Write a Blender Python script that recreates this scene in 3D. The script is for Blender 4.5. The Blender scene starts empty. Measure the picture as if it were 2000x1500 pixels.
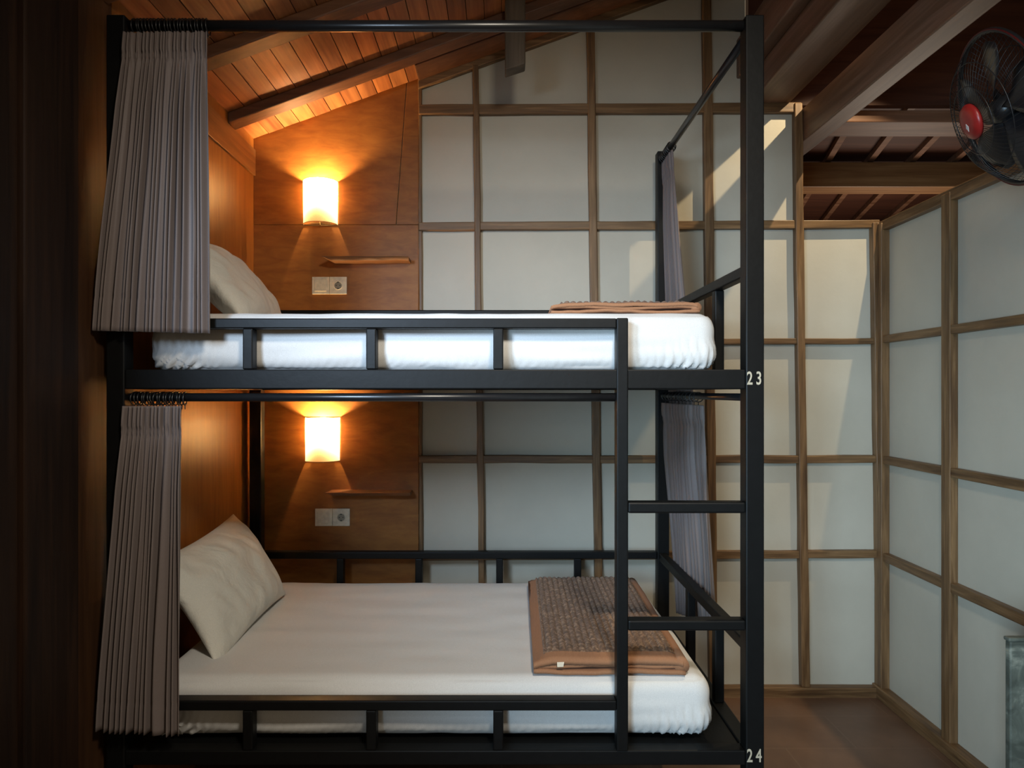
import bpy, bmesh, math, random
from mathutils import Vector, Matrix, noise
R = math.radians
C = bpy.context.scene.collection
random.seed(4)

# ------------------------------------------------------------------ camera
F = 1387.0                      # focal length in pixels of the 2000 px wide photo
H = 1.557                       # eye height
VX, VY = 980.0, 765.0           # where the depth lines of the bed meet
cam_d = bpy.data.cameras.new('camera'); cam = bpy.data.objects.new('camera', cam_d); C.objects.link(cam)
cam.location = (0, 0, H); cam.rotation_euler = (R(90), 0, 0)
cam_d.sensor_width = 36; cam_d.lens = F / 2000 * 36
cam_d.shift_x = (1000 - VX) / 2000; cam_d.shift_y = (VY - 750) / 2000
cam_d.clip_start = 0.05
bpy.context.scene.camera = cam

# ------------------------------------------------------------------ world, exposure, big lights
vs = bpy.context.scene.view_settings
vs.view_transform = 'Standard'; vs.look = 'None'; vs.gamma = 1; vs.use_curve_mapping = False
vs.exposure = 0.0
w = bpy.data.worlds.new('world'); bpy.context.scene.world = w; w.use_nodes = True
w.node_tree.nodes['Background'].inputs[0].default_value = (1.0, 0.81, 0.54, 1)
w.node_tree.nodes['Background'].inputs[1].default_value = 0.27

def area(name, loc, target, sx, sy, power, col, spread=180):
    d = bpy.data.lights.new(name, 'AREA'); d.shape = 'RECTANGLE'; d.size = sx; d.size_y = sy
    d.energy = power; d.color = col; d.spread = R(spread)
    o = bpy.data.objects.new(name, d); C.objects.link(o); o.location = loc
    o.rotation_euler = (Vector(target) - Vector(loc)).to_track_quat('-Z', 'Y').to_euler()
    return o
area('window_daylight', (-1.15, 0.25, 2.3), (-0.25, 2.3, 1.84), 0.4, 0.5, 7.5, (0.58, 0.77, 1.0), 52)
area('overhead_front_light', (0.45, 0.15, 3.05), (0.05, 2.7, 0.9), 0.3, 0.3, 17, (1.0, 0.90, 0.75), 100)  # unseen overhead light, warmed and aimed to brighten the lower bunk
area('far_ceiling_fill', (3.2, 5.6, 1.6), (2.4, 5.2, 3.2), 0.8, 0.8, 12, (1.0, 0.85, 0.7), 150)  # fill added beyond the partition to lift the dark far ceiling
area('right_wall_fill', (-0.9, -1.0, 1.4), (2.1, 2.75, 1.0), 0.7, 1.0, 20, (0.52, 0.78, 1.0), 62)  # cool fill added behind the camera to brighten the right wall

# ------------------------------------------------------------------ helpers
def wx(px, Y): return (px - VX) * Y / F
def wz(py, Y): return H + (VY - py) * Y / F

def obj(name, bm, mat, parent=None, smooth=False, bevel=0.0, seg=2):
    me = bpy.data.meshes.new(name); bm.normal_update(); bm.to_mesh(me); bm.free()
    if mat is not None:
        for m in (mat if isinstance(mat, (list, tuple)) else [mat]): me.materials.append(m)
    if smooth:
        for p in me.polygons: p.use_smooth = True
    o = bpy.data.objects.new(name, me); C.objects.link(o)
    if parent is not None: o.parent = parent
    if bevel > 0:
        b = o.modifiers.new('bevel', 'BEVEL'); b.width = bevel; b.segments = seg; b.limit_method = 'ANGLE'; b.angle_limit = R(40)
    return o

def empty(name, loc, rz=0):
    o = bpy.data.objects.new(name, None); C.objects.link(o); o.location = loc; o.rotation_euler = (0, 0, rz)
    o.empty_display_size = 0.1
    return o
def tag(o, label, cat=None, group=None, kind=None):
    if label: o['label'] = label
    if cat: o['category'] = cat
    if group: o['group'] = group
    if kind: o['kind'] = kind
    return o
def struct(o): o['kind'] = 'structure'; return o
def child(o, root):                       # parent o (built in world coordinates) under root
    o.parent = root; o.matrix_parent_inverse = (Matrix.Translation(root.location) @ root.rotation_euler.to_matrix().to_4x4()).inverted()
    return o

def sub(o, part): o.parent = part; return o       # part sits at its thing's frame, so no offset
def box(bm, x0, x1, y0, y1, z0, z1, M=None, mi=0):
    vs_ = [bm.verts.new((x, y, z)) for x in (x0, x1) for y in (y0, y1) for z in (z0, z1)]
    if M is not None:
        for v in vs_: v.co = M @ v.co
    for f in ((0, 1, 3, 2), (4, 6, 7, 5), (0, 4, 5, 1), (2, 3, 7, 6), (0, 2, 6, 4), (1, 5, 7, 3)):
        fc = bm.faces.new([vs_[i] for i in f]); fc.material_index = mi
    return vs_
def bx(x0, x1, y0, y1, z0, z1):
    bm = bmesh.new(); box(bm, x0, x1, y0, y1, z0, z1); return bm
def hexa(bm, pts):                        # eight points, bottom ring then top ring
    v = [bm.verts.new(p) for p in pts]
    for f in ((3, 2, 1, 0), (4, 5, 6, 7), (0, 1, 5, 4), (1, 2, 6, 5), (2, 3, 7, 6), (3, 0, 4, 7)):
        bm.faces.new([v[i] for i in f])
def prism(bm, poly, y0, y1):              # polygon in xz, extruded along y
    a = [bm.verts.new((x, y0, z)) for x, z in poly]; b = [bm.verts.new((x, y1, z)) for x, z in poly]
    bm.faces.new(a); bm.faces.new(list(reversed(b))); n = len(poly)
    for i in range(n): bm.faces.new((a[i], b[i], b[(i + 1) % n], a[(i + 1) % n]))
    bmesh.ops.recalc_face_normals(bm, faces=bm.faces)
def tube(bm, pts, r, n=12, caps=True, closed=False):
    rings = []; N = len(pts); pts = [Vector(p) for p in pts]
    up = None
    for i, p in enumerate(pts):
        if closed: d = (pts[(i + 1) % N] - pts[i - 1]).normalized()
        else: d = (pts[min(i + 1, N - 1)] - pts[max(i - 1, 0)]).normalized()
        if up is None:
            up = Vector((0, 0, 1)) if abs(d.z) < .9 else Vector((1, 0, 0))
        s = d.cross(up).normalized(); up = s.cross(d).normalized()
        rr = r[i] if isinstance(r, (list, tuple)) else r
        rings.append([bm.verts.new(p + rr * (math.cos(2 * math.pi * k / n) * s + math.sin(2 * math.pi * k / n) * up)) for k in range(n)])
    for i in range(N if closed else N - 1):
        a, b = rings[i], rings[(i + 1) % N]
        for k in range(n): bm.faces.new((a[k], a[(k + 1) % n], b[(k + 1) % n], b[k]))
    if caps and not closed:
        bm.faces.new(list(reversed(rings[0]))); bm.faces.new(rings[-1])
def ring(bm, c, axis, R_, r, n=24, m=8):
    axis = Vector(axis).normalized(); t = Vector((0, 0, 1)) if abs(axis.z) < .9 else Vector((1, 0, 0))
    u = axis.cross(t).normalized(); v = axis.cross(u)
    tube(bm, [Vector(c) + R_ * (math.cos(2 * math.pi * k / n) * u + math.sin(2 * math.pi * k / n) * v) for k in range(n)], r, m, closed=True)
def lathe(bm, prof, c, axis, n=32):       # prof: (radius, distance along axis)
    axis = Vector(axis).normalized(); t = Vector((0, 0, 1)) if abs(axis.z) < .9 else Vector((1, 0, 0))
    u = axis.cross(t).normalized(); v = axis.cross(u); c = Vector(c); rings = []
    for r, d in prof:
        rings.append([bm.verts.new(c + axis * d + max(r, 1e-4) * (math.cos(2 * math.pi * k / n) * u + math.sin(2 * math.pi * k / n) * v)) for k in range(n)])
    for a, b in zip(rings, rings[1:]):
        for k in range(n): bm.faces.new((a[k], a[(k + 1) % n], b[(k + 1) % n], b[k]))
    bm.faces.new(list(reversed(rings[0]))); bm.faces.new(rings[-1])
    bmesh.ops.recalc_face_normals(bm, faces=bm.faces)

# ------------------------------------------------------------------ materials
def newmat(name):
    m = bpy.data.materials.new(name); m.use_nodes = True; nt = m.node_tree
    return m, nt, nt.nodes['Principled BSDF']
def N(nt, t, **k):
    n = nt.nodes.new(t)
    for a, b in k.items(): setattr(n, a, b)
    return n
def coords(nt, scale=(1, 1, 1), kind='Object'):
    tc = N(nt, 'ShaderNodeTexCoord'); mp = N(nt, 'ShaderNodeMapping'); mp.inputs['Scale'].default_value = scale
    nt.links.new(tc.outputs[kind], mp.inputs[0]); return mp.outputs[0]
def noise_t(nt, vec, scale, detail=4, rough=.55, dist=0):
    n = N(nt, 'ShaderNodeTexNoise'); nt.links.new(vec, n.inputs['Vector'])
    n.inputs['Scale'].default_value = scale; n.inputs['Detail'].default_value = detail
    n.inputs['Roughness'].default_value = rough; n.inputs['Distortion'].default_value = dist
    return n.outputs['Fac']
def ramp(nt, fac, stops):
    r = N(nt, 'ShaderNodeValToRGB'); nt.links.new(fac, r.inputs[0]); e = r.color_ramp.elements
    while len(e) < len(stops): e.new(.5)
    for el, (p, c) in zip(e, stops): el.position = p; el.color = (*c, 1)
    return r.outputs[0]
def bump(nt, b, h, strength, dist=.01):
    n = N(nt, 'ShaderNodeBump'); n.inputs['Strength'].default_value = strength; n.inputs['Distance'].default_value = dist
    nt.links.new(h, n.inputs['Height']); nt.links.new(n.outputs[0], b.inputs['Normal'])
def mix(nt, fac, a, b, mode='MIX'):
    m = N(nt, 'ShaderNodeMix', data_type='RGBA', blend_type=mode)
    if isinstance(fac, (int, float)): m.inputs[0].default_value = fac
    else: nt.links.new(fac, m.inputs[0])
    for s, v in ((6, a), (7, b)):
        if isinstance(v, tuple): m.inputs[s].default_value = (*v, 1)
        else: nt.links.new(v, m.inputs[s])
    return m.outputs[2]

def plain(name, col, rough=.5, metal=0, bumpy=0, bscale=60, spec=.5):
    m, nt, b = newmat(name); b.inputs['Roughness'].default_value = rough; b.inputs['Metallic'].default_value = metal
    b.inputs['Specular IOR Level'].default_value = spec
    v = coords(nt); f = noise_t(nt, v, bscale, 3)
    c = ramp(nt, f, ((.3, tuple(x * .88 for x in col)), (.7, tuple(min(1, x * 1.1) for x in col))))
    nt.links.new(c, b.inputs['Base Color'])
    if bumpy: bump(nt, b, f, bumpy)
    return m
def wood(name, dark, mid, light, grain='z', fine=40, rough=.5, plank=None, b_=.25, spec=.4, stretch=.06):
    m, nt, b = newmat(name); b.inputs['Roughness'].default_value = rough; b.inputs['Specular IOR Level'].default_value = spec
    sc = {'x': (stretch, 1, 1), 'y': (1, stretch, 1), 'z': (1, 1, stretch)}[grain]
    v = coords(nt, sc)
    if plank:
        tc = N(nt, 'ShaderNodeTexCoord'); sx = N(nt, 'ShaderNodeSeparateXYZ'); nt.links.new(tc.outputs['Object'], sx.inputs[0])
        d = N(nt, 'ShaderNodeMath', operation='DIVIDE'); nt.links.new(sx.outputs[0], d.inputs[0]); d.inputs[1].default_value = plank
        fl = N(nt, 'ShaderNodeMath', operation='FLOOR'); nt.links.new(d.outputs[0], fl.inputs[0])
        wn = N(nt, 'ShaderNodeTexWhiteNoise', noise_dimensions='1D'); nt.links.new(fl.outputs[0], wn.inputs['W'])
        ml = N(nt, 'ShaderNodeVectorMath', operation='SCALE'); nt.links.new(wn.outputs['Color'], ml.inputs[0]); ml.inputs['Scale'].default_value = 9
        ad = N(nt, 'ShaderNodeVectorMath', operation='ADD'); nt.links.new(v, ad.inputs[0]); nt.links.new(ml.outputs[0], ad.inputs[1]); v = ad.outputs[0]
    f1 = noise_t(nt, v, fine, 6, .6, .6); f2 = noise_t(nt, v, fine * .22, 4, .6, 1.5)
    c1 = ramp(nt, f1, ((.32, dark), (.52, mid), (.72, light)))
    c2 = ramp(nt, f2, ((.35, dark), (.65, light)))
    c = mix(nt, .4, c1, c2)
    if plank:
        pc = ramp(nt, wn.outputs['Value'], ((0, (.62, .55, .5)), (.5, (.95, .95, .95)), (1, (1.25, 1.12, .95))))
        c = mix(nt, 1.0, c, pc, 'MULTIPLY')
    nt.links.new(c, b.inputs['Base Color']); bump(nt, b, f1, b_, .004)
    return m
def plaster(name, col, rough=.45):
    m, nt, b = newmat(name); b.inputs['Roughness'].default_value = rough; b.inputs['Specular IOR Level'].default_value = .35
    v = coords(nt); f = noise_t(nt, v, 3.2, 5, .6); g = noise_t(nt, v, 55, 4)
    c = ramp(nt, f, ((.3, tuple(x * .9 for x in col)), (.7, col)))
    nt.links.new(c, b.inputs['Base Color']); bump(nt, b, g, .12, .004)
    return m
def fabric(name, col, rough=.85, weave=900, sheen=.2, trans=0, wr=0):
    m, nt, b = newmat(name); b.inputs['Roughness'].default_value = rough; b.inputs['Specular IOR Level'].default_value = .2
    b.inputs['Sheen Weight'].default_value = sheen
    v = coords(nt); f = noise_t(nt, v, weave, 2); g = noise_t(nt, v, 7, 5, .55, .5)
    c = ramp(nt, f, ((.3, tuple(x * .85 for x in col)), (.7, tuple(min(1, x * 1.1) for x in col))))
    nt.links.new(c, b.inputs['Base Color'])
    if wr: bump(nt, b, g, wr, .02)
    else: bump(nt, b, f, .2, .001)
    return m

M_plaster = plaster('white_plaster', (.55, .505, .41))
M_batten_v = wood('batten_vertical', (.058, .028, .011), (.155, .080, .032), (.31, .18, .082), 'z', 55, .45)
M_batten_x = wood('batten_across', (.058, .028, .011), (.155, .080, .032), (.31, .18, .082), 'x', 55, .45)
M_batten_y = wood('batten_deep', (.058, .028, .011), (.155, .080, .032), (.31, .18, .082), 'y', 55, .45)
M_ply = wood('plywood', (.18, .062, .012), (.26, .102, .020), (.34, .146, .030), 'z', 26, .38, b_=.12, spec=.5, stretch=.12)
M_ply_b = wood('plywood_back', (.18, .060, .012), (.26, .098, .019), (.34, .140, .029), 'x', 26, .5, b_=.1, spec=.35, stretch=.3)
M_plank = wood('roof_planks', (.16, .05, .018), (.32, .12, .04), (.48, .21, .075), 'y', 34, .5, plank=.085)
M_rafter = wood('rafter_wood', (.055, .022, .011), (.105, .042, .020), (.17, .075, .035), 'x', 30, .5)
M_beam_y = wood('beam_wood_deep', (.075, .035, .017), (.15, .078, .042), (.28, .17, .12), 'y', 22, .45)
M_beam_x = wood('beam_wood_across', (.12, .05, .024), (.22, .10, .052), (.34, .18, .11), 'x', 22, .5)
M_darkwood = wood('dark_column_wood', (.008, .004, .0025), (.018, .0085, .0045), (.038, .017, .008), 'z', 30, .6, spec=.2)
M_roofdark = wood('dark_roof_boards', (.05, .017, .010), (.09, .03, .016), (.14, .05, .026), 'x', 25, .6)
M_black = plain('black_metal', (.0045, .0046, .0046), .48, 0, .05, 35, .22)
M_blackrod = plain('black_rod', (.012, .012, .013), .3, 0, 0, 35, .6)
M_sheet = fabric('white_sheet', (.72, .71, .69), .8, 700, .1, wr=.10)
M_pillow = fabric('pillow_cotton', (.70, .68, .61), .8, 700, .1, wr=.9)
M_curtain = fabric('taupe_curtain', (.20, .162, .15), .5, 900, .05)
M_binding = fabric('tan_binding', (.34, .165, .085), .8, 400, .05)
M_plate = plain('ivory_plastic', (.72, .66, .53), .35)
M_socketdark = plain('socket_inside', (.30, .27, .21), .5)
M_hole = plain('dark_hole', (.02, .018, .015), .6)
M_number = plain('beige_number_paint', (.50, .44, .33), .5)
M_brass = plain('lamp_metal', (.25, .20, .12), .35, .8)
M_fan = plain('fan_black_plastic', (.012, .012, .013), .35)
M_fanblade = plain('fan_blade_smoke', (.016, .016, .018), .3)
M_fanred = plain('fan_red', (.30, .016, .014), .35)
M_fanwhite = plain('fan_badge_white', (.75, .72, .7), .4)

def mat_floor():
    m, nt, b = newmat('floor_tiles'); v = coords(nt)
    br = N(nt, 'ShaderNodeTexBrick'); nt.links.new(v, br.inputs['Vector'])
    br.offset = .5; br.inputs['Scale'].default_value = 1
    br.inputs['Brick Width'].default_value = .62; br.inputs['Row Height'].default_value = .31; br.inputs['Mortar Size'].default_value = .0035
    br.inputs['Mortar Smooth'].default_value = .2
    br.inputs['Color1'].default_value = (.15, .080, .046, 1); br.inputs['Color2'].default_value = (.12, .061, .035, 1); br.inputs['Mortar'].default_value = (.19, .12, .075, 1)
    f = noise_t(nt, v, 4, 5)
    c = mix(nt, .5, br.outputs['Color'], ramp(nt, f, ((.3, (.085, .045, .027)), (.7, (.21, .115, .068)))))
    nt.links.new(c, b.inputs['Base Color']); b.inputs['Roughness'].default_value = .42
    return m
def mat_blanket():
    m, nt, b = newmat('ribbed_fleece'); v = coords(nt)
    f = noise_t(nt, v, 60, 5, .7); g = noise_t(nt, v, 420, 3)
    c = mix(nt, .35, ramp(nt, f, ((.34, (.045, .022, .011)), (.51, (.20, .105, .055)), (.68, (.60, .40, .25)))),
            ramp(nt, g, ((.3, (.03, .015, .008)), (.7, (.28, .16, .09)))))
    nt.links.new(c, b.inputs['Base Color']); b.inputs['Roughness'].default_value = .95; b.inputs['Sheen Weight'].default_value = .1
    bump(nt, b, g, .6, .004); return m
def mat_stone():
    m, nt, b = newmat('mottled_stone'); v = coords(nt)
    f = noise_t(nt, v, 14, 5, .6, .8)
    nt.links.new(ramp(nt, f, ((.42, (.055, .062, .050)), (.58, (.10, .11, .09)), (.70, (.22, .225, .18)))), b.inputs['Base Color'])
    b.inputs['Roughness'].default_value = .5; return m
def mat_shade():
    m, nt, b = newmat('lamp_shade_fabric'); nt.nodes.remove(b); out = nt.nodes['Material Output']
    d = N(nt, 'ShaderNodeBsdfDiffuse'); t = N(nt, 'ShaderNodeBsdfTranslucent'); ms = N(nt, 'ShaderNodeMixShader')
    v = coords(nt); f = noise_t(nt, v, 300, 2); c = ramp(nt, f, ((.3, (.90, .82, .62)), (.7, (.97, .91, .74))))
    nt.links.new(c, d.inputs[0]); nt.links.new(c, t.inputs[0]); ms.inputs[0].default_value = .78
    nt.links.new(d.outputs[0], ms.inputs[1]); nt.links.new(t.outputs[0], ms.inputs[2]); nt.links.new(ms.outputs[0], out.inputs[0])
    return m
def mat_bulb(col, s):
    m, nt, b = newmat('glowing_bulb'); b.inputs['Emission Color'].default_value = (*col, 1); b.inputs['Emission Strength'].default_value = s; return m
M_floor = mat_floor(); M_blanket = mat_blanket(); M_stone = mat_stone(); M_shade = mat_shade()
M_bulb = mat_bulb((1, .62, .28), 14)

# ------------------------------------------------------------------ room
YW = 3.66                                  # plane of the back wall
PW = F / YW
XL = -1.275                                # left wall
XC = (1722 - VX) / PW                      # corner of back and right wall
MR, ZR = 0.365, 3.323                      # roof slope: z = ZR + MR * x
def roof(x): return ZR + MR * x
def rx(y): return XC - .021 * (YW - y)     # right wall leans a little in plan
Z_TOP = 2.42
struct(obj('floor', bx(-3.2, 3.4, -2.4, 7.0, -.06, 0), M_floor))

bm = bmesh.new()                           # back wall, stepped under the roof
xa, xb, xc_ = wx(1562, YW), wx(1455, YW), XC + .03
prism(bm, [(XL - .05, 0), (xc_, 0), (xc_, Z_TOP), (xa, Z_TOP), (xa, 3.03), (xb, 3.03), (xb, roof(xb)), (XL - .05, roof(XL - .05))], YW, YW + .07)
struct(obj('wall_back', bm, M_plaster))
bm = bmesh.new()                           # right wall
y0 = -1.2
hexa(bm, [(rx(YW), YW, 0), (rx(YW) + .07, YW, 0), (rx(y0) + .07, y0, 0), (rx(y0), y0, 0),
          (rx(YW), YW, Z_TOP), (rx(YW) + .07, YW, Z_TOP), (rx(y0) + .07, y0, Z_TOP), (rx(y0), y0, Z_TOP)])
bmesh.ops.recalc_face_normals(bm, faces=bm.faces)
struct(obj('wall_right', bm, M_plaster))
struct(obj('wall_left', bx(XL - .05, XL, 2.322, YW, 0, roof(XL) + .05), M_ply))
struct(obj('wall_left_front', bx(XL - .05, XL, 1.0, 2.32, 0, roof(XL) + .05), wood('shaded_board', (.035, .014, .006), (.06, .026, .011), (.10, .045, .018), 'z', 30, .5)))  # shade on this stretch of wall put into a darker wood colour

trim_n = [0]
def trim(bm, mat, bevel=.004):
    trim_n[0] += 1
    o = struct(obj('trim_%d' % trim_n[0], bm, mat, bevel=bevel)); return o
# plywood cladding of the back wall beside the lamps (three sheets)
xp = wx(818, YW); ZS = wz(440, YW); yp = YW - .012
trim(bx(XL, xp, yp, YW, 0.0, ZS - .001), M_ply_b, .0015)
xs = wx(787, YW)
bm = bmesh.new(); prism(bm, [(XL, ZS + .001), (xs - .035, ZS + .001), (xs + .02, roof(xs + .02)), (XL, roof(XL))], yp, YW); trim(bm, M_ply_b, .0015)
bm = bmesh.new(); prism(bm, [(xs - .032, ZS + .001), (xp, ZS + .001), (xp, roof(xp)), (xs + .023, roof(xs + .023))], yp, YW); trim(bm, M_ply_b, .0015)
# left wall boards
trim(bx(XL, XL + .012, 2.33, YW - .014, 2.665, 2.797), wood('old_board', (.11, .05, .018), (.22, .10, .034), (.36, .18, .065), 'y', 30, .4), .002)
trim(bx(XL, XL + .004, 2.33, YW - .014, 1.985, 1.990), M_darkwood, 0)

PB = .038                                  # how far the battens stand out
def vbat(pt, pb, wpt, z0, z1, pr=PB, mat=None):   # px at the top row / bottom row of the photo
    def X(z):
        y = VY - (z - H) * PW; t = (y - 200) / 1000.0
        return wx(pt + (pb - pt) * t, YW)
    bm = bmesh.new(); hw = wpt / PW / 2; n = 14; random.seed(int(pt))
    ring_ = []
    for i in range(n + 1):
        z = z0 + (z1 - z0) * i / n; x = X(z) + random.uniform(-.0016, .0016); hl = hw + random.uniform(-.0015, .0015)
        ring_.append([bm.verts.new(p) for p in ((x - hl, YW - pr, z), (x + hl, YW - pr, z), (x + hl, YW, z), (x - hl, YW, z))])
    for a, b in zip(ring_, ring_[1:]):
        for k in range(4): bm.faces.new((a[k], a[(k + 1) % 4], b[(k + 1) % 4], b[k]))
    bm.faces.new(list(reversed(ring_[0]))); bm.faces.new(ring_[-1])
    return trim(bm, mat or M_batten_v)
def hbat(xp0, xp1, yl, yr, hpx, pr=PB):    # photo columns, height at either end
    bm = bmesh.new(); n = 14; hh = hpx / PW / 2; rg = []; random.seed(int(yl))
    for i in range(n + 1):
        x = wx(xp0 + (xp1 - xp0) * i / n, YW); z = wz(yl + (yr - yl) * i / n, YW) + random.uniform(-.0015, .0015); h_ = hh + random.uniform(-.001, .001)
        rg.append([bm.verts.new(p) for p in ((x, YW - pr, z - h_), (x, YW, z - h_), (x, YW, z + h_), (x, YW - pr, z + h_))])
    for a, b in zip(rg, rg[1:]):
        for k in range(4): bm.faces.new((a[k], a[(k + 1) % 4], b[(k + 1) % 4], b[k]))
    bm.faces.new(list(reversed(rg[0]))); bm.faces.new(rg[-1])
    bmesh.ops.recalc_face_normals(bm, faces=bm.faces)
    return trim(bm, M_batten_x)
def rz_at(px): return roof(wx(px, YW))
vbat(930, 942, 12, .05, rz_at(930) - .05)
vbat(1154, 1168, 15, .05, rz_at(1154) - .05)
vbat(1379, 1389, 17, .05, rz_at(1379) - .02)
vbat(1553, 1566, 16, .05, 3.03, PB + .004)
vbat(1703, 1718, 20, .0, Z_TOP, PB + .006)
PR2 = PB - .004
hbat(819, 1560, 218, 214, 19, PR2); hbat(819, 1712, 445, 440, 16, PR2); hbat(819, 1712, 670, 667, 11, PR2)
hbat(819, 1712, 896, 896, 15, PR2); hbat(819, 1712, 1085, 1080, 15, PR2)
o = hbat(819, 1712, 1347, 1347, 22, PB + .01); o.name = 'baseboard_back'
vbat(821, 823, 7, .0, rz_at(820) - .01, .02)
bm = bmesh.new()                           # sloping batten under the roof
prism(bm, [(xp, roof(xp) - .062), (xb, roof(xb) - .062), (xb, roof(xb)), (xp, roof(xp))], YW - .036, YW)
trim(bm, M_batten_x)
# right wall battens
def rbat_h(z, h, pr=PR2, name=None):
    bm = bmesh.new()
    ys = [YW - .002 - i * .3 for i in range(17)]
    rg = [[bm.verts.new(p) for p in ((rx(y), y, z - h / 2), (rx(y) - pr, y, z - h / 2), (rx(y) - pr, y, z + h / 2), (rx(y), y, z + h / 2))] for y in ys]
    for a, b in zip(rg, rg[1:]):
        for k in range(4): bm.faces.new((a[k], a[(k + 1) % 4], b[(k + 1) % 4], b[k]))
    bm.faces.new(rg[0]); bm.faces.new(list(reversed(rg[-1]))); bmesh.ops.recalc_face_normals(bm, faces=bm.faces)
    o = trim(bm, M_batten_y)
    if name: o.name = name
    return o
def rbat_v(y, wd, pr=PB):
    bm = bmesh.new(); a, b = y - wd / 2, y + wd / 2
    hexa(bm, [(rx(b), b, 0), (rx(b) - pr, b, 0), (rx(a) - pr, a, 0), (rx(a), a, 0), (rx(b), b, Z_TOP - .01), (rx(b) - pr, b, Z_TOP - .01), (rx(a) - pr, a, Z_TOP - .01), (rx(a), a, Z_TOP - .01)])
    bmesh.ops.recalc_face_normals(bm, faces=bm.faces); return trim(bm, M_batten_v)
rbat_v(YW - .045, .07, PB + .006)
for y in (3.055, 2.47, 1.88, 1.29, .70, .1): rbat_v(y, .062)
rbat_h(Z_TOP - .022, .05); rbat_h(1.822, .038); rbat_h(1.212, .04); rbat_h(.722, .042); rbat_h(.03, .06, PB + .014, 'baseboard_right')

# roof over the bunk: planks running away from the camera, dark gaps between them
ang = math.atan(MR)
bm = bmesh.new(); pw = .085; cs = math.cos(ang)
x = math.floor(-1.36 / cs / pw) * pw
random.seed(9)
while x < 1.36 / cs:
    dz = random.uniform(0, .0025)
    box(bm, x + .0018, x + pw - .0018, -2.4, 3.74, -dz, .02); x += pw
ceil = obj('ceiling', bm, M_plank); struct(ceil)
ceil.location = (0, 0, ZR); ceil.rotation_euler = (0, -ang, 0)
bm = bmesh.new(); box(bm, -1.36 / cs, 1.4 / cs, -2.4, 3.76, .021, .05)
rt = obj('ceiling_underlay', bm, M_darkwood); rt.location = (0, 0, ZR); rt.rotation_euler = (0, -ang, 0); rt.name = 'ceiling_backing'; struct(rt)

def beam(name, bm, mat, label, group=None, bevel=.006, cat='beam'):
    o = obj(name, bm, mat, bevel=bevel); return tag(o, label, cat, group)
def rafter(y0, y1, x0, x1, d0, d1, label, mat=M_rafter):
    bm = bmesh.new(); prism(bm, [(x0, roof(x0) - d1), (x1, roof(x1) - d1), (x1, roof(x1) - d0), (x0, roof(x0) - d0)], y0, y1)
    return beam('rafter', bm, mat, label)
rafter(3.30, 3.395, XL, 1.2, .001, .052, 'dark rafter under the planked roof, nearest the lamp-lit back wall')
rafter(2.758, 2.853, XL, 1.2, .001, .052, 'dark rafter crossing the roof planks behind the curtain rod, top left of the photo')
rafter(2.2, 2.295, XL, 1.2, .001, .052, 'dark rafter right above the front posts of the bunk bed, out of frame')
rafter(1.62, 1.715, XL, 1.2, .001, .052, 'dark rafter nearest the camera, in front of the bunk bed')
rafter(3.46, YW - .001, wx(817, 3.62), 1.2, .002, .024, 'flat dark board under the roof planks along the top of the white wall', M_rafter)
bm = bmesh.new(); hx0, hx1 = wx(986, 3.3), wx(1025, 3.3)
hexa(bm, [(hx0, 3.20, wz(137, 3.2)), (hx1, 3.20, wz(124, 3.2)), (hx1, 3.285, wz(124, 3.2)), (hx0, 3.285, wz(137, 3.2)), (hx0, 3.20, roof(hx0)), (hx1, 3.20, roof(hx1)), (hx1, 3.285, roof(hx1)), (hx0, 3.285, roof(hx0))])
bmesh.ops.recalc_face_normals(bm, faces=bm.faces)
beam('hanging_post', bm, wood('grey_post', (.05, .035, .022), (.095, .068, .045), (.15, .11, .075), 'z', 22, .55), 'short grey-brown wooden post hanging down from the roof above the middle of the bunk', cat='post')
# beams on the right, running away from the camera
beam('roof_beam', bx(1.27, 1.47, -2.4, YW + .30, 3.031, 3.168), M_beam_y, 'broad pale-bottomed roof beam just right of the bunk post, resting on the white wall')
beam('roof_beam', bx(1.21, 1.46, -2.4, YW + .28, 3.17, 3.37), M_beam_y, 'upper roof beam stacked on the broad beam beside the bunk post')
beam('roof_beam', bx(1.538, 1.638, -2.4, 4.95, 2.837, 3.006), M_beam_y, 'long diagonal roof beam with a pale underside passing right of the stepped white wall')
# cross beams seen over the partition
yD, yC = 3.80, 5.0
beam('cross_beam', bx(1.645, 3.6, yD, yD + .22, 3.0, 3.065), M_beam_x, 'upper horizontal cross beam with a wide pale underside, left of the fan')
beam('cross_beam', bx(1.0, 3.9, yC, yC + .19, 3.0, 3.175), wood('lit_varnish_beam', (.14, .055, .018), (.27, .125, .045), (.42, .22, .09), 'x', 22, .45), 'lower orange-brown horizontal cross beam behind the top of the partition wall')  # varnish tone also lifted to carry warm light on the front face
# far ceiling with battens
bm = bmesh.new(); box(bm, .8, 4.6, 3.78, 7.0, 3.23, 3.26); o = obj('ceiling_far', bm, M_roofdark); struct(o)
bm = bmesh.new()
for i in range(-4, 13):
    x0_ = 1.2 + i * .30; d = Vector((.267, 1, 0)).normalized(); s = Vector((1, -.267, 0)).normalized() * .02
    a = Vector((x0_ - 1.0, 3.85, 3.19)); b = a + d * 3.2
    hexa(bm, [a - s, a + s, b + s, b - s, a - s + Vector((0, 0, .04)), a + s + Vector((0, 0, .04)), b + s + Vector((0, 0, .04)), b - s + Vector((0, 0, .04))])
bmesh.ops.recalc_face_normals(bm, faces=bm.faces)
trim(bm, M_beam_x, 0)
struct(obj('wall_far', bx(.8, 4.6, 6.9, 7.0, 0, 3.23), M_roofdark))
struct(obj('wall_gable', bx(1.3, 4.6, 3.745, 3.79, 3.068, 4.2), M_roofdark))
struct(obj('ceiling_high', bx(1.2, 4.6, -2.4, 3.79, 4.2, 4.25), M_roofdark))
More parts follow.
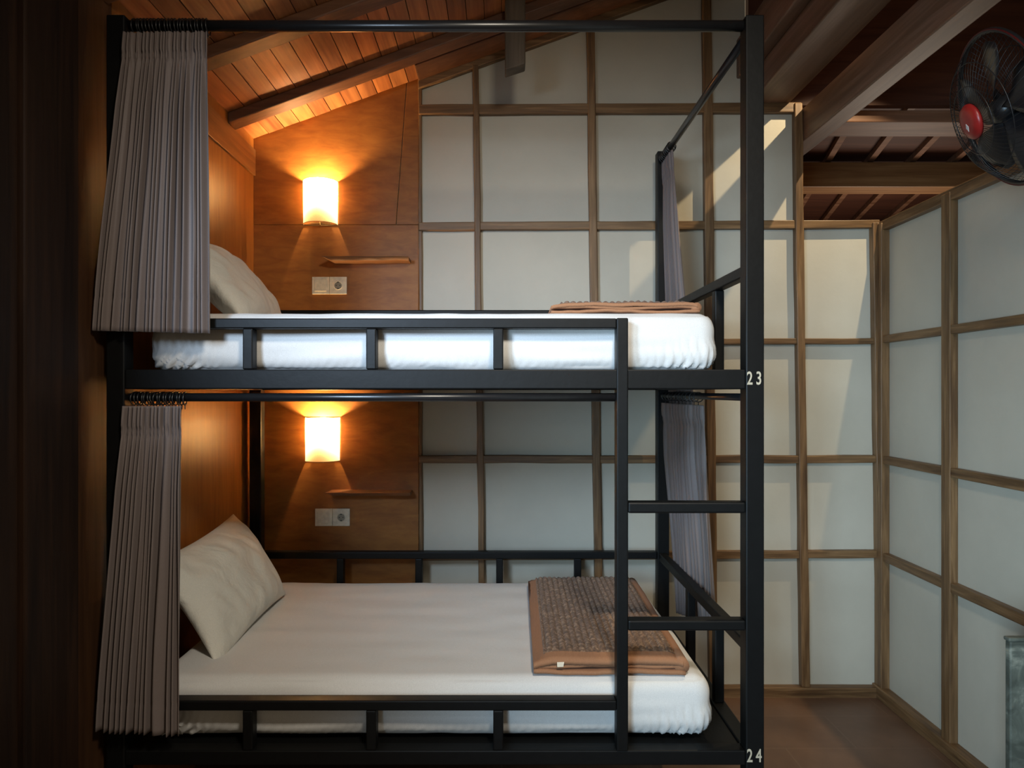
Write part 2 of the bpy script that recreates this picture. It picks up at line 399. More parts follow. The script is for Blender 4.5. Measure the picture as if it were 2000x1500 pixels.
struct(obj('wall_side', bx(4.55, 4.6, -2.4, 7.0, 0, 4.2), M_roofdark))

# dark timber at the left edge
col = empty('wooden_column', (-1.237, 1.90, 0)); tag(col, 'dark brown wooden column standing against the left wall beside the bunk', 'column')
child(obj('shaft', bx(XL + .001, -1.2, 1.79, 2.017, 0, roof(-1.24) - .06), M_darkwood, bevel=.006), col)
child(obj('plinth', bx(XL + .001, -1.19, 1.78, 2.027, 0, .12), M_darkwood, bevel=.006), col)
struct(obj('door_1', bx(-1.26, -1.215, .95, 1.785, 0, 2.6), M_darkwood, bevel=.004))

# ------------------------------------------------------------------ bunk bed
Y0 = 2.24; PF = F / Y0
def fx(px): return (px - VX) / PF
def fz(py): return H + (VY - py) / PF
T = .058; YB = Y0 + 1.27                    # front face of the rear posts
bed = empty('bunk_bed', (-.227, Y0 + .67, 0)); tag(bed, 'black metal double bunk bed with ladder, guard rails and curtain rods', 'bunk bed')
def bpart(name, bm, bev=.004, label=None, mat=None, smooth=False):
    o = child(obj(name, bm, mat or M_black, bevel=bev, smooth=smooth), bed)
    if label: o['label'] = label
    return o
XA, XB_ = fx(207), fx(1493)                # outer ends of the bed
zt = fz(28)
UZ1, UZ0 = fz(721.5), fz(760)              # upper deck rail
LZ1, LZ0 = fz(1467), fz(1496)
GU, GL = fz(621.5), fz(1369)               # front guard tops
BU, BL = fz(514), fz(1258)                 # rear and end guard tops
bpart('post', bx(XA, XA + T, Y0, Y0 + T, 0, zt))
bpart('post', bx(XB_ - T, XB_, Y0, Y0 + T, 0, zt))
bpart('post', bx(XB_ - T, XB_, YB, YB + T, 0, zt))
bpart('post', bx(XA, XA + T, YB, YB + T, 0, BU))
e = .003
for z0, z1 in ((UZ0, UZ1), (LZ0, LZ1)):
    bpart('deck_rail', bx(XA + T, XB_ - T, Y0 + e, Y0 + .055, z0, z1))
    bpart('deck_rail', bx(XA + T, XB_ - T, YB + .015, YB + T - e, z0, z1))
    bpart('deck_rail', bx(XA + .01, XA + .06, Y0 + T, YB, z0, z1))
    bpart('deck_rail', bx(XB_ - .06, XB_ - .01, Y0 + T, YB, z0, z1))
    bpart('base_board', bx(XA + .062, XB_ - .062, Y0 + .057, YB + .013, z1 - .022, z1 - .006), .002)
gx = [-.803, -.413, -.011]; st0, st1 = fx(1204.5), fx(1227)
gt = .032; gd = .048
# stile: ladder upright and guard end
bpart('ladder_stile', bx(st0, st1, Y0 - .002, Y0 + gd, LZ1 - .001, GU + .001))
for top, dk in ((GU, UZ1), (GL, LZ1)):
    bpart('guard_rail', bx(XA + T, st0, Y0, Y0 + gd, top - gt, top))
    for g in gx: bpart('guard_bar', bx(g - .016, g + .016, Y0 + .002, Y0 + gd - .002, dk, top - gt))
for top, dk in ((BU, UZ1), (BL, LZ1)):
    bpart('guard_rail', bx(XA + T, XB_ - T, YB + .012, YB + .06, top - .034, top))
    for g in gx + [.378]: bpart('guard_bar', bx(g - .017, g + .017, YB + .014, YB + .058, dk, top - .034))
    xe = XB_ - .035
    bpart('guard_rail', bx(xe - .019, xe + .019, Y0 + T, YB, top - .036, top))
    for yy in (2.605, 2.985): bpart('guard_bar', bx(xe - .017, xe + .017, yy - .02, yy + .02, dk, top - .036))
for yy0, yy1 in ((981, 1003), (1212, 1233)):
    bpart('ladder_rung', bx(st1, XB_ - T, Y0 + .001, Y0 + .046, fz(yy1), fz(yy0)), .006)
def rod(p, q, r, label=None):
    bm = bmesh.new(); tube(bm, [p, Vector(p).lerp(Vector(q), .5), q], r, 20)
    return bpart('curtain_rod', bm, 0, label, M_blackrod, True)
yr = Y0 + .035; ZU = wz(51, yr); ZLr = wz(776, yr)
rod((XA + T, yr, ZU), (XB_ - T, yr, ZU), .0175)
rod((XB_ - .035, Y0 + T, ZU - .02), (XB_ - .035, YB, ZU - .02), .0145)
rod((XA + T, yr, ZLr), (st0, yr, ZLr), .0135)
rod((XB_ - .035, Y0 + T, ZLr), (XB_ - .035, YB, ZLr), .0125)
def number(txt, px, py):
    cu = bpy.data.curves.new('number', 'FONT'); cu.body = txt; cu.size = .058; cu.extrude = .0006; cu.align_x = 'CENTER'; cu.align_y = 'CENTER'; cu.space_character = 1.5; cu.offset = .0008
    t = bpy.data.objects.new('number_src', cu); C.objects.link(t)
    bpy.context.view_layer.update()
    me = bpy.data.meshes.new_from_object(t.evaluated_get(bpy.context.evaluated_depsgraph_get())); bpy.data.objects.remove(t)
    me.materials.clear(); me.materials.append(M_number)
    M = Matrix.Translation((fx(px), Y0 - .0008, fz(py))) @ Matrix.Rotation(R(90), 4, 'X') @ Matrix.Diagonal((.66, 1, 1, 1))
    me.transform(M); o = bpy.data.objects.new('bed_number', me); C.objects.link(o); child(o, bed); o['label'] = 'beige painted number ' + txt
number('23', 1473, 740); number('24', 1473, 1477)

# ------------------------------------------------------------------ mattresses
def mattress_mesh(L, W, Hh):
    r = .055; bm = bmesh.new(); st = .0095
    nx, ny, nz = int(L / st), int(W / st), int(Hh / st)
    grid = {}
    def V(i, j, k):
        key = (i, j, k)
        if key not in grid:
            p = Vector((i / nx * L - L / 2, j / ny * W - W / 2, k / nz * Hh))
            c = Vector((max(-L / 2 + r, min(L / 2 - r, p.x)), max(-W / 2 + r, min(W / 2 - r, p.y)), max(r, min(Hh - r, p.z))))
            d = p - c
            q = c + d.normalized() * r if d.length > r else p
            nrm = d.normalized() if d.length > 1e-6 else Vector((0, 0, 1))
            # bulge and creases
            side = abs(nrm.z) < .75
            if side:
                q += nrm * (.006 * math.sin(math.pi * q.z / Hh))
                w_ = noise.noise(Vector((q.x * 4 + 3, q.y * 4, q.z * 26))) * .007
                cd = max(L / 2 - abs(q.x), W / 2 - abs(q.y)); near = math.exp(-((cd - .10) / .085) ** 2) + .12
                fall = max(0, 1 - q.z / (.62 * Hh)) ** .8
                pleat = math.sin((q.x + q.y) * 215 + (q.z) * (60 if q.x > 0 else -60) + 3 * noise.noise(q * 20))
                q += nrm * (w_ + .010 * near * fall * pleat)
            else:
                q.z += .0035 * noise.noise(Vector((q.x * 3, q.y * 9, 2))) + .002 * noise.noise(Vector((q.x * 11, q.y * 3, 7)))
            grid[key] = bm.verts.new(q)
        return grid[key]
    def face(a, b, c, d): bm.faces.new((a, b, c, d))
    for i in range(nx):
        for j in range(ny):
            face(V(i, j, 0), V(i, j + 1, 0), V(i + 1, j + 1, 0), V(i + 1, j, 0)); face(V(i, j, nz), V(i + 1, j, nz), V(i + 1, j + 1, nz), V(i, j + 1, nz))
    for i in range(nx):
        for k in range(nz):
            face(V(i, 0, k), V(i + 1, 0, k), V(i + 1, 0, k + 1), V(i, 0, k + 1)); face(V(i, ny, k), V(i, ny, k + 1), V(i + 1, ny, k + 1), V(i + 1, ny, k))
    for j in range(ny):
        for k in range(nz):
            face(V(0, j, k), V(0, j, k + 1), V(0, j + 1, k + 1), V(0, j + 1, k)); face(V(nx, j, k), V(nx, j + 1, k), V(nx, j + 1, k + 1), V(nx, j, k + 1))
    return bm
mx0, mx1 = -1.150, .700; my0, my1 = Y0 + .068, YB + .005
mt = obj('mattress', mattress_mesh(mx1 - mx0, my1 - my0, .195), M_sheet, smooth=True)
mt.location = ((mx0 + mx1) / 2, (my0 + my1) / 2, UZ1 - .006)
tag(mt, 'white-sheeted mattress on the upper bunk', 'mattress', 'mattresses in the bunk bed')
ml = mt.copy(); C.objects.link(ml); ml.location = (mt.location.x - .015, mt.location.y, LZ1 + .004)
tag(ml, 'white-sheeted mattress on the lower bunk', 'mattress', 'mattresses in the bunk bed')
ZMU, ZML = UZ1 + .189, LZ1 + .199

# ------------------------------------------------------------------ pillows
def pillow_mesh(a, b, t, seed):            # long side a, short side b, thickness t
    bm = bmesh.new(); n = 44; m = 32; top = []; bot = []
    for i in range(n + 1):
        ra, rb = [], []
        for j in range(m + 1):
            u = -1 + 2 * i / n; v = -1 + 2 * j / m
            u = math.sin(u * math.pi / 2) * .5 + u * .5; v = math.sin(v * math.pi / 2) * .5 + v * .5
            k = ((1 - abs(u) ** 2.6) * (1 - abs(v) ** 2.6)); k = max(k, 0) ** .62
            cu = 1 - .07 * (1 - v * v) * abs(u) ** 3; cv = 1 - .09 * (1 - u * u) * abs(v) ** 3
            x = u * a / 2 * cu; y = v * b / 2 * cv
            nn = noise.noise(Vector((x * 7 + seed, y * 7, seed))) * .020 + noise.noise(Vector((x * 22 + y * 14, y * 9 - x * 5, seed))) * .010
            edge = min(1, 3 * (1 - max(abs(u), abs(v))))
            z = t / 2 * k + nn * edge; z2 = -t / 2 * k + nn * edge * .6
            on_edge = i in (0, n) or j in (0, m)
            v1 = bm.verts.new((x, y, z if not on_edge else 0)); ra.append(v1)
            rb.append(v1 if on_edge else bm.verts.new((x, y, z2)))
        top.append(ra); bot.append(rb)
    for i in range(n):
        for j in range(m):
            bm.faces.new((top[i][j], top[i + 1][j], top[i + 1][j + 1], top[i][j + 1]))
            bm.faces.new((bot[i][j], bot[i][j + 1], bot[i + 1][j + 1], bot[i + 1][j]))
    # sag so that the pillow slumps over its lower edge
    for v in bm.verts: v.co.z += -.10 * (v.co.y / b) ** 2 * .6
    return bm
def pillow(loc, rot, label, seed, a=.76, b=.44, t=.17):
    o = obj('pillow', pillow_mesh(a, b, t, seed), M_pillow, smooth=True)
    s = o.modifiers.new('smooth', 'SUBSURF'); s.levels = 1; s.render_levels = 1
    o.location = loc; o.rotation_mode = 'XYZ'; o.rotation_euler = rot
    return tag(o, label, 'pillow', 'pillows at the head of the bunks')
def prot(lean, yaw, roll):                 # local x -> along the wall, local y -> up, local z -> out to the foot end
    base = Matrix(((0, 0, 1), (1, 0, 0), (0, 1, 0)))    # columns: x->Y, y->Z, z->X
    m3 = Matrix.Rotation(yaw, 3, 'Z') @ Matrix.Rotation(-lean, 3, 'Y') @ Matrix.Rotation(roll, 3, 'X') @ base
    return m3.to_euler('XYZ')
pillow((-1.09, 2.84, ZML + .185), prot(R(32), R(-3), R(4)), 'large white pillow leaning at the head of the lower bunk', 2.3)
pillow((-1.06, 2.84, ZMU + .155), prot(R(42), R(4), R(2)), 'large white pillow half hidden by the curtain on the upper bunk', 7.7)

# ------------------------------------------------------------------ blankets
def blanket(x0, x1, y0_, y1_, z, hh, label, seed, skew=0):
    root = empty('blanket', ((x0 + x1) / 2, (y0_ + y1_) / 2, z)); tag(root, label, 'blanket', 'folded ribbed blankets')
    L, W = x1 - x0, y1_ - y0_
    def P(u, v, zz): return Vector((x0 + u * L + skew * v, y0_ + v * W, zz))
    # folded layers, each a slightly wavy slab, joined at the right by folds
    nl = 3; th = hh / nl
    bm = bmesh.new(); nu, nv = 230, 40
    def htop(u, v):
        ed = min(1, 12 * min(u, 1 - u)) ; 
        rib = .0085 * abs(math.sin(u * math.pi * 22)) ** .6 if .07 < u < .965 and v > .05 else 0
        e2 = min(1, 14 * min(v, 1 - v) + .35)
        return z + hh * (.80 + .2 * min(1, 8 * u)) * (.75 + .25 * min(ed, e2)) + rib + .004 * noise.noise(Vector((u * 5, v * 6, seed))) + .0015 * noise.noise(Vector((u * 90, v * 90, seed)))
    g = [[bm.verts.new(P(u / nu, v / nv, htop(u / nu, v / nv))) for v in range(nv + 1)] for u in range(nu + 1)]
    lo = [[bm.verts.new(g[u][v].co - Vector((0, 0, th * .85))) for v in range(nv + 1)] for u in range(nu + 1)]
    for u in range(nu):
        for v in range(nv):
            uu, vv = (u + .5) / nu, (v + .5) / nv
            f = bm.faces.new((g[u][v], g[u + 1][v], g[u + 1][v + 1], g[u][v + 1])); f.material_index = 0 if (.07 < uu < .965 and vv > .05) else 1
            f = bm.faces.new((lo[u][v], lo[u][v + 1], lo[u + 1][v + 1], lo[u + 1][v])); f.material_index = 1
    for u in range(nu):
        for v_ in (0, nv):
            f = bm.faces.new((g[u][v_], lo[u][v_], lo[u + 1][v_], g[u + 1][v_])); f.material_index = 1
    for v in range(nv):
        for u_ in (0, nu):
            f = bm.faces.new((g[u_][v], g[u_][v + 1], lo[u_][v + 1], lo[u_][v])); f.material_index = 1
    bmesh.ops.recalc_face_normals(bm, faces=bm.faces)
    child(obj('top_layer', bm, [M_blanket, M_binding], smooth=True), root)
    # lower layers: sheets with folded right edge seen as stacked lips
    random.seed(int(seed * 10))
    for k in range(2):
        bm = bmesh.new(); zc = z + th * (k + .45); n = 36; rows = []
        off = -.004 if k == 0 else .003
        for i in range(n + 1):
            u = i / n
            wv = .003 * math.sin(u * 9 + k * 2 + seed) + .002 * noise.noise(Vector((u * 12, k, seed)))
            r_ = th * .42
            pts = []
            for a in range(9):
                an = math.pi / 2 + math.pi * a / 8
                pts.append(bm.verts.new(P(min(u, 1) + (.012 if k == 0 else -.006) * (u > .97), 0, 0) + Vector((0, off + r_ * 1.1 + r_ * math.cos(an) * 1.2, zc + wv + r_ * math.sin(an)))))
            q = P(u, 1, 0)
            pts.append(bm.verts.new((q.x, q.y, zc - r_))); pts.append(bm.verts.new((q.x, q.y, zc + r_)))
            rows.append(pts)
        for a, b in zip(rows, rows[1:]):
            m_ = len(a)
            for j in range(m_): bm.faces.new((a[j], a[(j + 1) % m_], b[(j + 1) % m_], b[j]))
        bm.faces.new(rows[0]); bm.faces.new(list(reversed(rows[-1]))); bmesh.ops.recalc_face_normals(bm, faces=bm.faces)
        child(obj('folded_layer', bm, M_binding, smooth=True), root)
    # rolled fold at the right side
    bm = bmesh.new()
    pts = [P(1, v / 10, z + hh * .48 + .002 * math.sin(v)) + Vector((-.004, .002, 0)) for v in range(11)]
    tube(bm, pts, hh * .42, 14)
    child(obj('side_fold', bm, M_binding, smooth=True), root)
    return root
b1 = blanket(.105, .598, 2.335, 3.36, ZML + .003, .058, 'folded brown ribbed blanket on the foot of the lower bunk', 1.7, .02)
bm = bmesh.new(); tx, tz = wx(1095, 2.335), ZML + .046
hexa(bm, [(tx - .012, 2.322, tz - .012), (tx + .008, 2.322, tz - .011), (tx + .008, 2.323, tz - .011), (tx - .012, 2.323, tz - .012), (tx - .012, 2.336, tz), (tx + .012, 2.336, tz + .001), (tx + .012, 2.337, tz + .001), (tx - .012, 2.337, tz)])
child(obj('care_tag', bm, M_plate), b1)
blanket(.165, .655, 2.37, 3.2, ZMU + .003, .040, 'folded brown ribbed blanket on the foot of the upper bunk', 4.2, .02)

# ------------------------------------------------------------------ curtains
def curtain(A, B, A2, B2, nf, amp, header, label, seed, rings, rod_r, rod_c, hem, outer=Vector((0, -1, 0)), quick=False):
    A, B, A2, B2 = map(Vector, (A, B, A2, B2))
    root = empty('curtain', (A2 + B2) / 2); tag(root, label, 'curtain', 'taupe privacy curtains of the bunk bed')
    ns = nf * 14; nt_ = 70; bm = bmesh.new(); g = []
    d = (B - A).normalized(); nrm = Vector((d.y, -d.x, 0)).normalized()
    if nrm.dot(outer) < 0: nrm = -nrm
    for i in range(ns + 1):
        s = i / ns; row = []
        for j in range(nt_ + 1):
            t = (j / nt_) ** 1.15 if j < nt_ else 1.0
            te = t * t * (3 - 2 * t) * .35 + t * .65 if not quick else t * t * (3 - 2 * t) * .45 + t * .55
            p = (A.lerp(B, s)).lerp(A2.lerp(B2, s), te)
            if quick:
                tq = min(1, t / .30); tq = tq * tq * (3 - 2 * tq); y_ = A.y * (1 - tq) + (A2.y + (B2.y - A2.y) * s) * tq; p.y = y_
            p.z = (A.z + (B.z - A.z) * s) * (1 - t) + (A2.z + (B2.z - A2.z) * s) * t
            warp = 3.2 * noise.noise(Vector((s * nf * .35, seed, 0))) + 1.5 * noise.noise(Vector((s * nf * .8, seed, 3))) + 1.1 * noise.noise(Vector((s * nf * .22, t * 1.3, seed + 5)))
            ph = 2 * math.pi * nf * s + warp * 2.0
            sw = math.sin(ph); fold = sw - .22 * math.cos(2 * ph)
            am = amp * (.8 + .7 * noise.noise(Vector((s * nf * .8, seed + 9, t))))
            hz = header
            if t < hz * .8: k = .50 + .15 * math.sin(math.pi * t / hz)
            elif t < hz * 1.15: k = .28
            else: k = .28 + .72 * min(1, (t - hz * 1.15) / .16) ** .7
            p += nrm * (am * k * fold)
            if t < hz: p += nrm * (.003 * math.sin(ph * 3))
            ht = abs(t - (1 - hem)); 
            if ht < .006: p -= nrm * .0012
            row.append(bm.verts.new(p))
        g.append(row)
    for i in range(ns):
        for j in range(nt_): bm.faces.new((g[i][j], g[i][j + 1], g[i + 1][j + 1], g[i + 1][j]))
    o = child(obj('cloth', bm, M_curtain, smooth=True), root)
    so = o.modifiers.new('thick', 'SOLIDIFY'); so.thickness = .0016; so.offset = 0
    # rings threaded on the rod
    for k in range(rings):
        s = (k + .5) / rings; c = A.lerp(B, .03 + s * .92); c = Vector((c.x if rod_c[0] is None else rod_c[0], c.y if rod_c[1] is None else rod_c[1], rod_c[2] - .004))
        dd = (d + Vector((random.uniform(-.15, .15), random.uniform(-.15, .15), random.uniform(-.1, .1)))).normalized()
        bm = bmesh.new(); ring(bm, c, dd, rod_r + .007, .0024, 20, 6)
        hb = Vector((c.x, c.y, c.z - rod_r - .007)); tube(bm, [hb, hb - Vector((0, 0, .014))], .0018, 6)
        child(obj('curtain_ring', bm, M_blackrod, smooth=True), root)
    return root
def FP(px, py, Y): return (wx(px, Y), Y, wz(py, Y))
curtain(FP(240, 64, 2.222), FP(404, 62, 2.222), FP(180, 646, 2.200), FP(409, 651, 2.205), 18, .0165, .085, 'lit grey-taupe pleated curtain hanging at the head of the upper bunk', 3.1, 22, .0175, (None, yr, ZU), .12)
curtain(FP(239, 793, 2.222), FP(356, 793, 2.222), FP(186, 1424, 2.195), FP(351, 1436, 2.20), 12, .0165, .085, 'dim brown-taupe gathered curtain hanging at the head of the lower bunk', 8.4, 17, .0135, (None, yr, ZLr), .10)
xr = XB_ - .035
curtain((xr, 3.50, ZU - .045), (xr, 3.30, ZU - .045), (xr + .035, 3.495, 1.46), (xr + .03, 3.10, 1.46), 8, .014, .085, 'narrow curtain gathered against the rear post at the foot of the upper bunk', 5.5, 8, .0145, (xr, None, ZU - .02), .09, Vector((1, 0, 0)), False)
curtain((xr, 3.49, ZLr - .036), (xr, 2.80, ZLr - .036), (xr + .04, 3.36, wz(1205, 3.3)), (xr + .055, 2.83, wz(1200, 2.95) ), 11, .020, .085, 'curtain hanging beside the ladder at the foot of the lower bunk', 6.6, 10, .0125, (xr, None, ZLr), .07, Vector((1, 0, 0)), False)

# ------------------------------------------------------------------ wall lamps
def wall_lamp(px, ztop, zbot, label):
    x = wx(px, YW - .05); root = empty('wall_lamp', (x, YW - .013, zbot)); tag(root, label, 'wall lamp', 'half-round wall lamps in the bunk')
    w_ = .087; dp = .088; yb = YW - .0135; n = 30
    bm = bmesh.new(); rows = []
    for k in range(n + 1):
        a = math.pi * k / n; X = x + w_ * math.cos(a); Y = yb - dp * math.sin(a)
        rows.append([bm.verts.new((X, Y, zbot + (ztop - zbot) * j / 6)) for j in range(7)])
    for a, b in zip(rows, rows[1:]):
        for j in range(6): bm.faces.new((a[j], b[j], b[j + 1], a[j + 1]))
    sh = child(obj('lamp_shade', bm, M_shade, smooth=True), root)
    for z in (ztop, zbot):
        bm = bmesh.new()
        tube(bm, [(x + w_ * math.cos(math.pi * k / n), yb - dp * math.sin(math.pi * k / n), z) for k in range(n + 1)] , .0016, 6)
        tube(bm, [(x - w_, yb, z), (x, yb, z), (x + w_, yb, z)], .0016, 6)
        sub(obj('wire_rim', bm, M_brass, smooth=True), sh)
    bm = bmesh.new(); zc = zbot + (ztop - zbot) * .42
    box(bm, x - .03, x + .03, yb - .006, yb + .001, zbot + .03, zbot + .10); tube(bm, [(x, yb - .004, zbot + .05), (x, yb - .045, zbot + .05), (x, yb - .045, zbot + .075)], .004, 8)
    box(bm, x - .052, x + .052, yb - .008, yb - .004, zbot + .006, zbot + .012)
    tube(bm, [(x, yb - .02, zbot + .012), (x + .004, yb - .03, zbot - .006), (x + .012, yb - .03, zbot - .009)], .002, 6)
    child(obj('bracket', bm, M_brass), root)
    bm = bmesh.new(); lathe(bm, [(.0, 0), (.014, 0), (.014, .03), (0, .031)], (x, yb - .045, zbot + .07), (0, 0, 1), 16); lh = child(obj('lamp_holder', bm, M_plate, smooth=True), root)
    bm = bmesh.new(); bz = zbot + .13
    lathe(bm, [(0, -.026), (.012, -.022), (.019, -.008), (.022, .006), (.018, .018), (.009, .026), (0, .028)], (x, yb - .045, bz), (0, 0, 1), 20); bo = sub(obj('bulb', bm, M_bulb, smooth=True), lh)
    bo.visible_shadow = True
    for dz, en in ((.045, 2.6),):
        d = bpy.data.lights.new('bulb_light', 'POINT'); d.energy = LAMP_W; d.color = (1, .63, .29); d.shadow_soft_size = .02
        o = bpy.data.objects.new('bulb_light', d); C.objects.link(o); o.location = (x, yb - .045, bz + dz - .008); child_l(o, root)
def child_l(o, root):
    o.parent = root; o.matrix_parent_inverse = Matrix.Translation(root.location).inverted()
LAMP_W = 38.0
wall_lamp(623, 2.633, 2.412, 'glowing half-round wall lamp on the plywood above the upper bunk')
wall_lamp(627, 1.425, 1.204, 'glowing half-round wall lamp on the plywood above the lower bunk')

# ------------------------------------------------------------------ shelves
def shelf(px0, px1, z, label, seed):
    y1 = YW - .0125; dp = .115; bm = bmesh.new(); n = 26; top = []; x0 = wx(px0, y1 - .06); x1 = wx(px1, y1 - .04)
    rg = []
    for i in range(n + 1):
        t = i / n; x = x0 + (x1 - x0) * t
        f = y1 - dp * (1 - .10 * t) + .006 * noise.noise(Vector((t * 5, seed, 0)))
        th = .018 + .003 * noise.noise(Vector((t * 4, seed, 3)))
        xb_ = x + (.045 * (1 - t) if i == 0 else .045 * (1 - t) ** 2)   # slanted left end
        zz = z + .002 * noise.noise(Vector((t * 3, seed, 8)))
        rg.append([bm.verts.new(p) for p in ((x, f, zz), (xb_ , f + .02, zz - th), (xb_, y1, zz - th), (x + .01 * (1 - t), y1, zz))])
    for a, b in zip(rg, rg[1:]):
        for k in range(4): bm.faces.new((a[k], a[(k + 1) % 4], b[(k + 1) % 4], b[k]))
    bm.faces.new(list(reversed(rg[0]))); bm.faces.new(rg[-1]); bmesh.ops.recalc_face_normals(bm, faces=bm.faces)
    o = obj('wall_shelf', bm, wood('shelf_wood', (.10, .04, .016), (.20, .09, .035), (.32, .155, .065), 'x', 40, .5), bevel=.002)
    tag(o, label, 'shelf', 'small raw-edged wall shelves')
shelf(632, 801, wz(501, 3.55), 'small raw-edged wooden shelf right of the upper wall lamp', 1.0)
shelf(638, 804, wz(962, 3.55), 'small raw-edged wooden shelf below the lower wall lamp', 4.0)

# ------------------------------------------------------------------ switch and socket plates
def plate(px, py, label):
    y1 = YW - .0122; x = wx(px, y1); z = wz(py, y1); root = empty('switch_socket', (x, y1, z)); tag(root, label, 'switch and socket', 'double switch and socket plates')
    h_ = .0445; fr = {}
    for s, nm in ((-1, 'switch_frame'), (1, 'socket_frame')):
        a, b = (x - .089, x - .0006) if s < 0 else (x + .0006, x + .089)
        fr[nm] = child(obj(nm, bx(a, b, y1 - .009, y1, z - h_, z + h_), M_plate, bevel=.002), root)
    sub(obj('rocker', bx(x - .075, x - .015, y1 - .0125, y1 - .008, z - .030, z + .030), M_plate, bevel=.0015), fr['switch_frame'])
    bm = bmesh.new(); cx = x + .0448
    lathe(bm, [(.0, -.0004), (.0185, -.0004), (.0215, .0018), (.0215, -.003), (.024, -.003), (.024, .002)][:2] + [(.0185, .0001)], (cx, y1 - .0095, z), (0, -1, 0), 28)
    sub(obj('socket_well', bm, M_socketdark), fr['socket_frame'])
    bm = bmesh.new(); ring(bm, (cx, y1 - .0098, z), (0, 1, 0), .0205, .0018, 28, 6); sub(obj('socket_ring', bm, M_plate, smooth=True), fr['socket_frame'])
    for dx, dz, r in ((-.0095, 0, .0026), (.0095, 0, .0026)):
        bm = bmesh.new(); lathe(bm, [(0, 0), (r, 0), (r, .0006), (0, .0006)], (cx + dx, y1 - .0095, z + dz), (0, -1, 0), 10); sub(obj('pin_hole', bm, M_hole), fr['socket_frame'])
    for dz in (-.0165, .0165):
        sub(obj('earth_clip', bx(cx - .004, cx + .004, y1 - .0118, y1 - .0095, z + dz - .002, z + dz + .002), M_hole), fr['socket_frame'])
plate(644, 558, 'ivory double plate with switch and socket under the upper lamp')
plate(650, 1010, 'ivory double plate with switch and socket under the lower lamp')

# ------------------------------------------------------------------ fan
fc = Vector((wx(1960, 2.05), 2.05, wz(213, 2.05))); ax = Vector((-.92, .20, -.34)).normalized()
fan = empty('wall_fan', fc); tag(fan, 'black wall fan with a round red badge high on the right', 'fan')
def fpart(name, bm, mat, smooth=True): return child(obj(name, bm, mat, smooth=smooth), fan)
t_ = Vector((0, 0, 1)); fu = ax.cross(t_).normalized(); fv = fu.cross(ax).normalized()
def fp(r, a, d): return fc + ax * d + r * (math.cos(a) * fu + math.sin(a) * fv)
RF = .222
bm = bmesh.new(); ring(bm, fc, ax, RF, .0075, 64, 10); fpart('cage_rim', bm, M_fan)
bm = bmesh.new(); ring(bm, fc + ax * .006, ax, RF + .004, .0024, 64, 6); fpart('red_rim_line', bm, plain('fan_rim_red', (.07, .006, .006), .4))
def cage(sgn, depth, name):
    bm = bmesh.new()
    for k in range(66):
        a0 = 2 * math.pi * k / 66
        pts = []
        for i in range(7):
            q = i / 6; r = .05 + (RF - .05) * q; pts.append(fp(r, a0 + .5 * (1 - q) * sgn, sgn * depth * (1 - q ** 3)))
        tube(bm, pts, .0008, 4)
    for rr in (.10, .16): ring(bm, fc + ax * sgn * depth * (1 - ((rr - .05) / (RF - .05)) ** 3), ax, rr, .0014, 48, 5)
    fpart(name, bm, M_fan)
cage(1, .085, 'front_cage'); cage(-1, .062, 'rear_cage')
bm = bmesh.new(); lathe(bm, [(0, .102), (.03, .1015), (.046, .098), (.052, .091), (.052, .083), (0, .082)], fc, ax, 40); badge = fpart('red_badge', bm, M_fanred)
bm = bmesh.new(); bv = [bm.verts.new(fp(r, a, .1032)) for r, a in ((.013, R(270)), (.0075, R(0)), (.011, R(90)), (.0075, R(180)))]
for v in bv: v.co += fu * 0 - fv * .012
bt = [bm.verts.new(v.co + ax * .001) for v in bv]
bm.faces.new(bt); bm.faces.new(list(reversed(bv)))
for i in range(4): bm.faces.new((bv[i], bv[(i + 1) % 4], bt[(i + 1) % 4], bt[i]))
bmesh.ops.recalc_face_normals(bm, faces=bm.faces); sub(obj('badge_emblem', bm, M_fanwhite), badge)
for k in range(5):
    bm = bmesh.new(); a0 = 2 * math.pi * k / 5 + .3; g = []
    for i in range(9):
        q = i / 8; r = .035 + .160 * q; half = .20 + .36 * math.sin(math.pi * min(1, q * .8 + .12)); sw = .35 * q
        g.append([bm.verts.new(fp(r, a0 + sw + half * (s / 4 - 1), .02 * (s / 4 - 1) * (1 - .3 * q) + .004 * math.sin(math.pi * s / 8))) for s in range(9)])
    for a, b in zip(g, g[1:]):
        for s in range(8): bm.faces.new((a[s], b[s], b[s + 1], a[s + 1]))
    o = fpart('blade', bm, M_fanblade); so = o.modifiers.new('t', 'SOLIDIFY'); so.thickness = .002
bm = bmesh.new(); lathe(bm, [(0, .03), (.03, .028), (.038, .0), (.038, -.03), (0, -.031)], fc, ax, 28); fpart('hub', bm, M_fan)
bm = bmesh.new(); lathe(bm, [(0, -.05), (.06, -.052), (.068, -.075), (.066, -.13), (.045, -.165), (0, -.17)], fc, ax, 32); fpart('motor_housing', bm, M_fan)
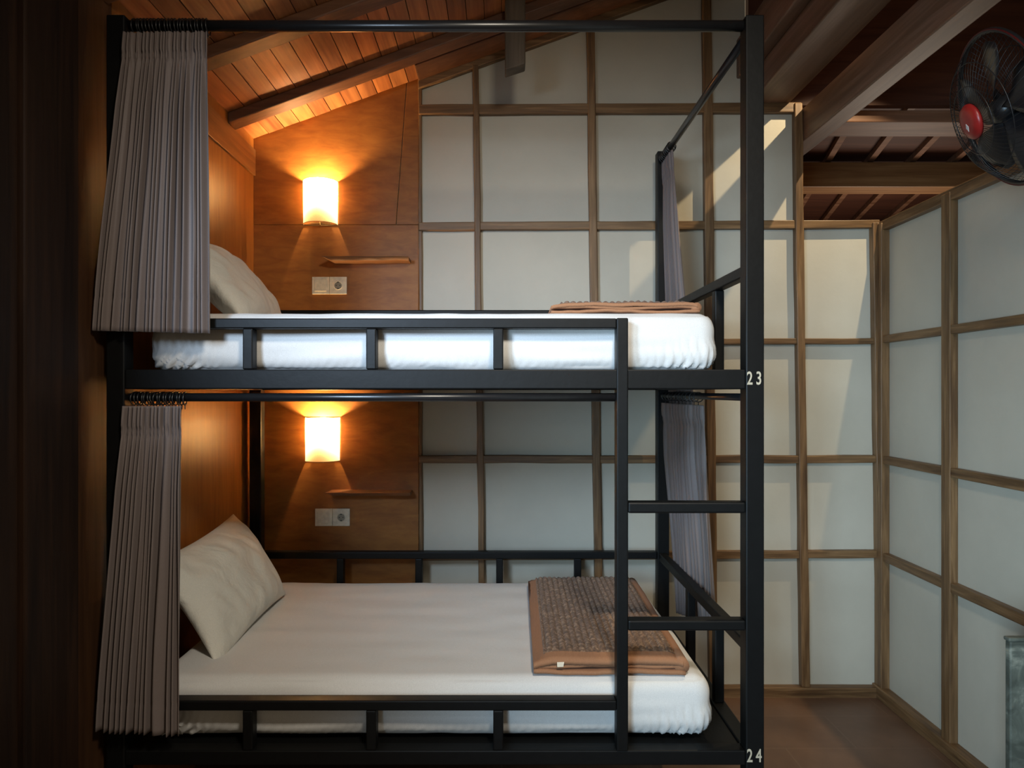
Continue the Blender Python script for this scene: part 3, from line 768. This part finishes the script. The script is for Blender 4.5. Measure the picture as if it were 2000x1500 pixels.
bm = bmesh.new(); mo = fc - ax * .12; wp = Vector((rx(2.25) - .012, 2.25, mo.z - .06))
tube(bm, [mo - Vector((0, 0, .03)), mo - Vector((-.04, -.01, .10)), wp + Vector((-.10, 0, -.05)), wp], [.022, .022, .025, .028], 12); fpart('arm', bm, M_fan)
bm = bmesh.new(); box(bm, rx(2.25) - .026, rx(2.25) - .001, 2.19, 2.31, wp.z - .10, wp.z + .08); o = fpart('wall_bracket', bm, M_fan, False)

# ------------------------------------------------------------------ stone panel at the right edge
ped = empty('stone_panel', (1.70, 2.11, 0)); tag(ped, 'mottled grey-green upright stone panel in front of the right wall at the photo edge', 'stone panel')
zp = wz(1246, 2.1)
child(obj('body', bx(wx(1973, 2.1), 1.90, 2.1, 2.122, 0, zp - .012), M_stone, bevel=.004), ped)
child(obj('cap', bx(wx(1970, 2.1), 1.90, 2.098, 2.124, zp - .012, zp), M_stone, bevel=.004), ped)

# ------------------------------------------------------------------ spotlight on the high beam, above the frame
sp = empty('ceiling_spotlight', (2.11, 2.86, 3.70)); tag(sp, 'small warm ceiling spotlight hanging over the partition corner', 'ceiling light')
bm = bmesh.new(); lathe(bm, [(.0, 0), (.035, 0), (.04, -.03), (.038, -.03), (.033, -.004), (0, -.004)], (2.11, 2.86, 3.70), (0, 0, 1), 24); child(obj('lamp_cup', bm, M_fan, smooth=True), sp)
bm = bmesh.new(); tube(bm, [(2.11, 2.86, 3.70), (2.11, 2.86, 4.2)], .006, 8); child(obj('drop_rod', bm, M_fan), sp)
d = bpy.data.lights.new('spot_bulb', 'SPOT'); d.spot_size = R(76); d.spot_blend = .25; d.energy = 120; d.color = (1, .80, .50); d.shadow_soft_size = .012
o = bpy.data.objects.new('spot_bulb', d); C.objects.link(o); o.location = (2.11, 2.86, 3.62); o.rotation_euler = (Vector((1.55, 3.66, 1.6)) - o.location).to_track_quat('-Z', 'Y').to_euler(); o.parent = sp; o.matrix_parent_inverse = Matrix.Translation(sp.location).inverted()
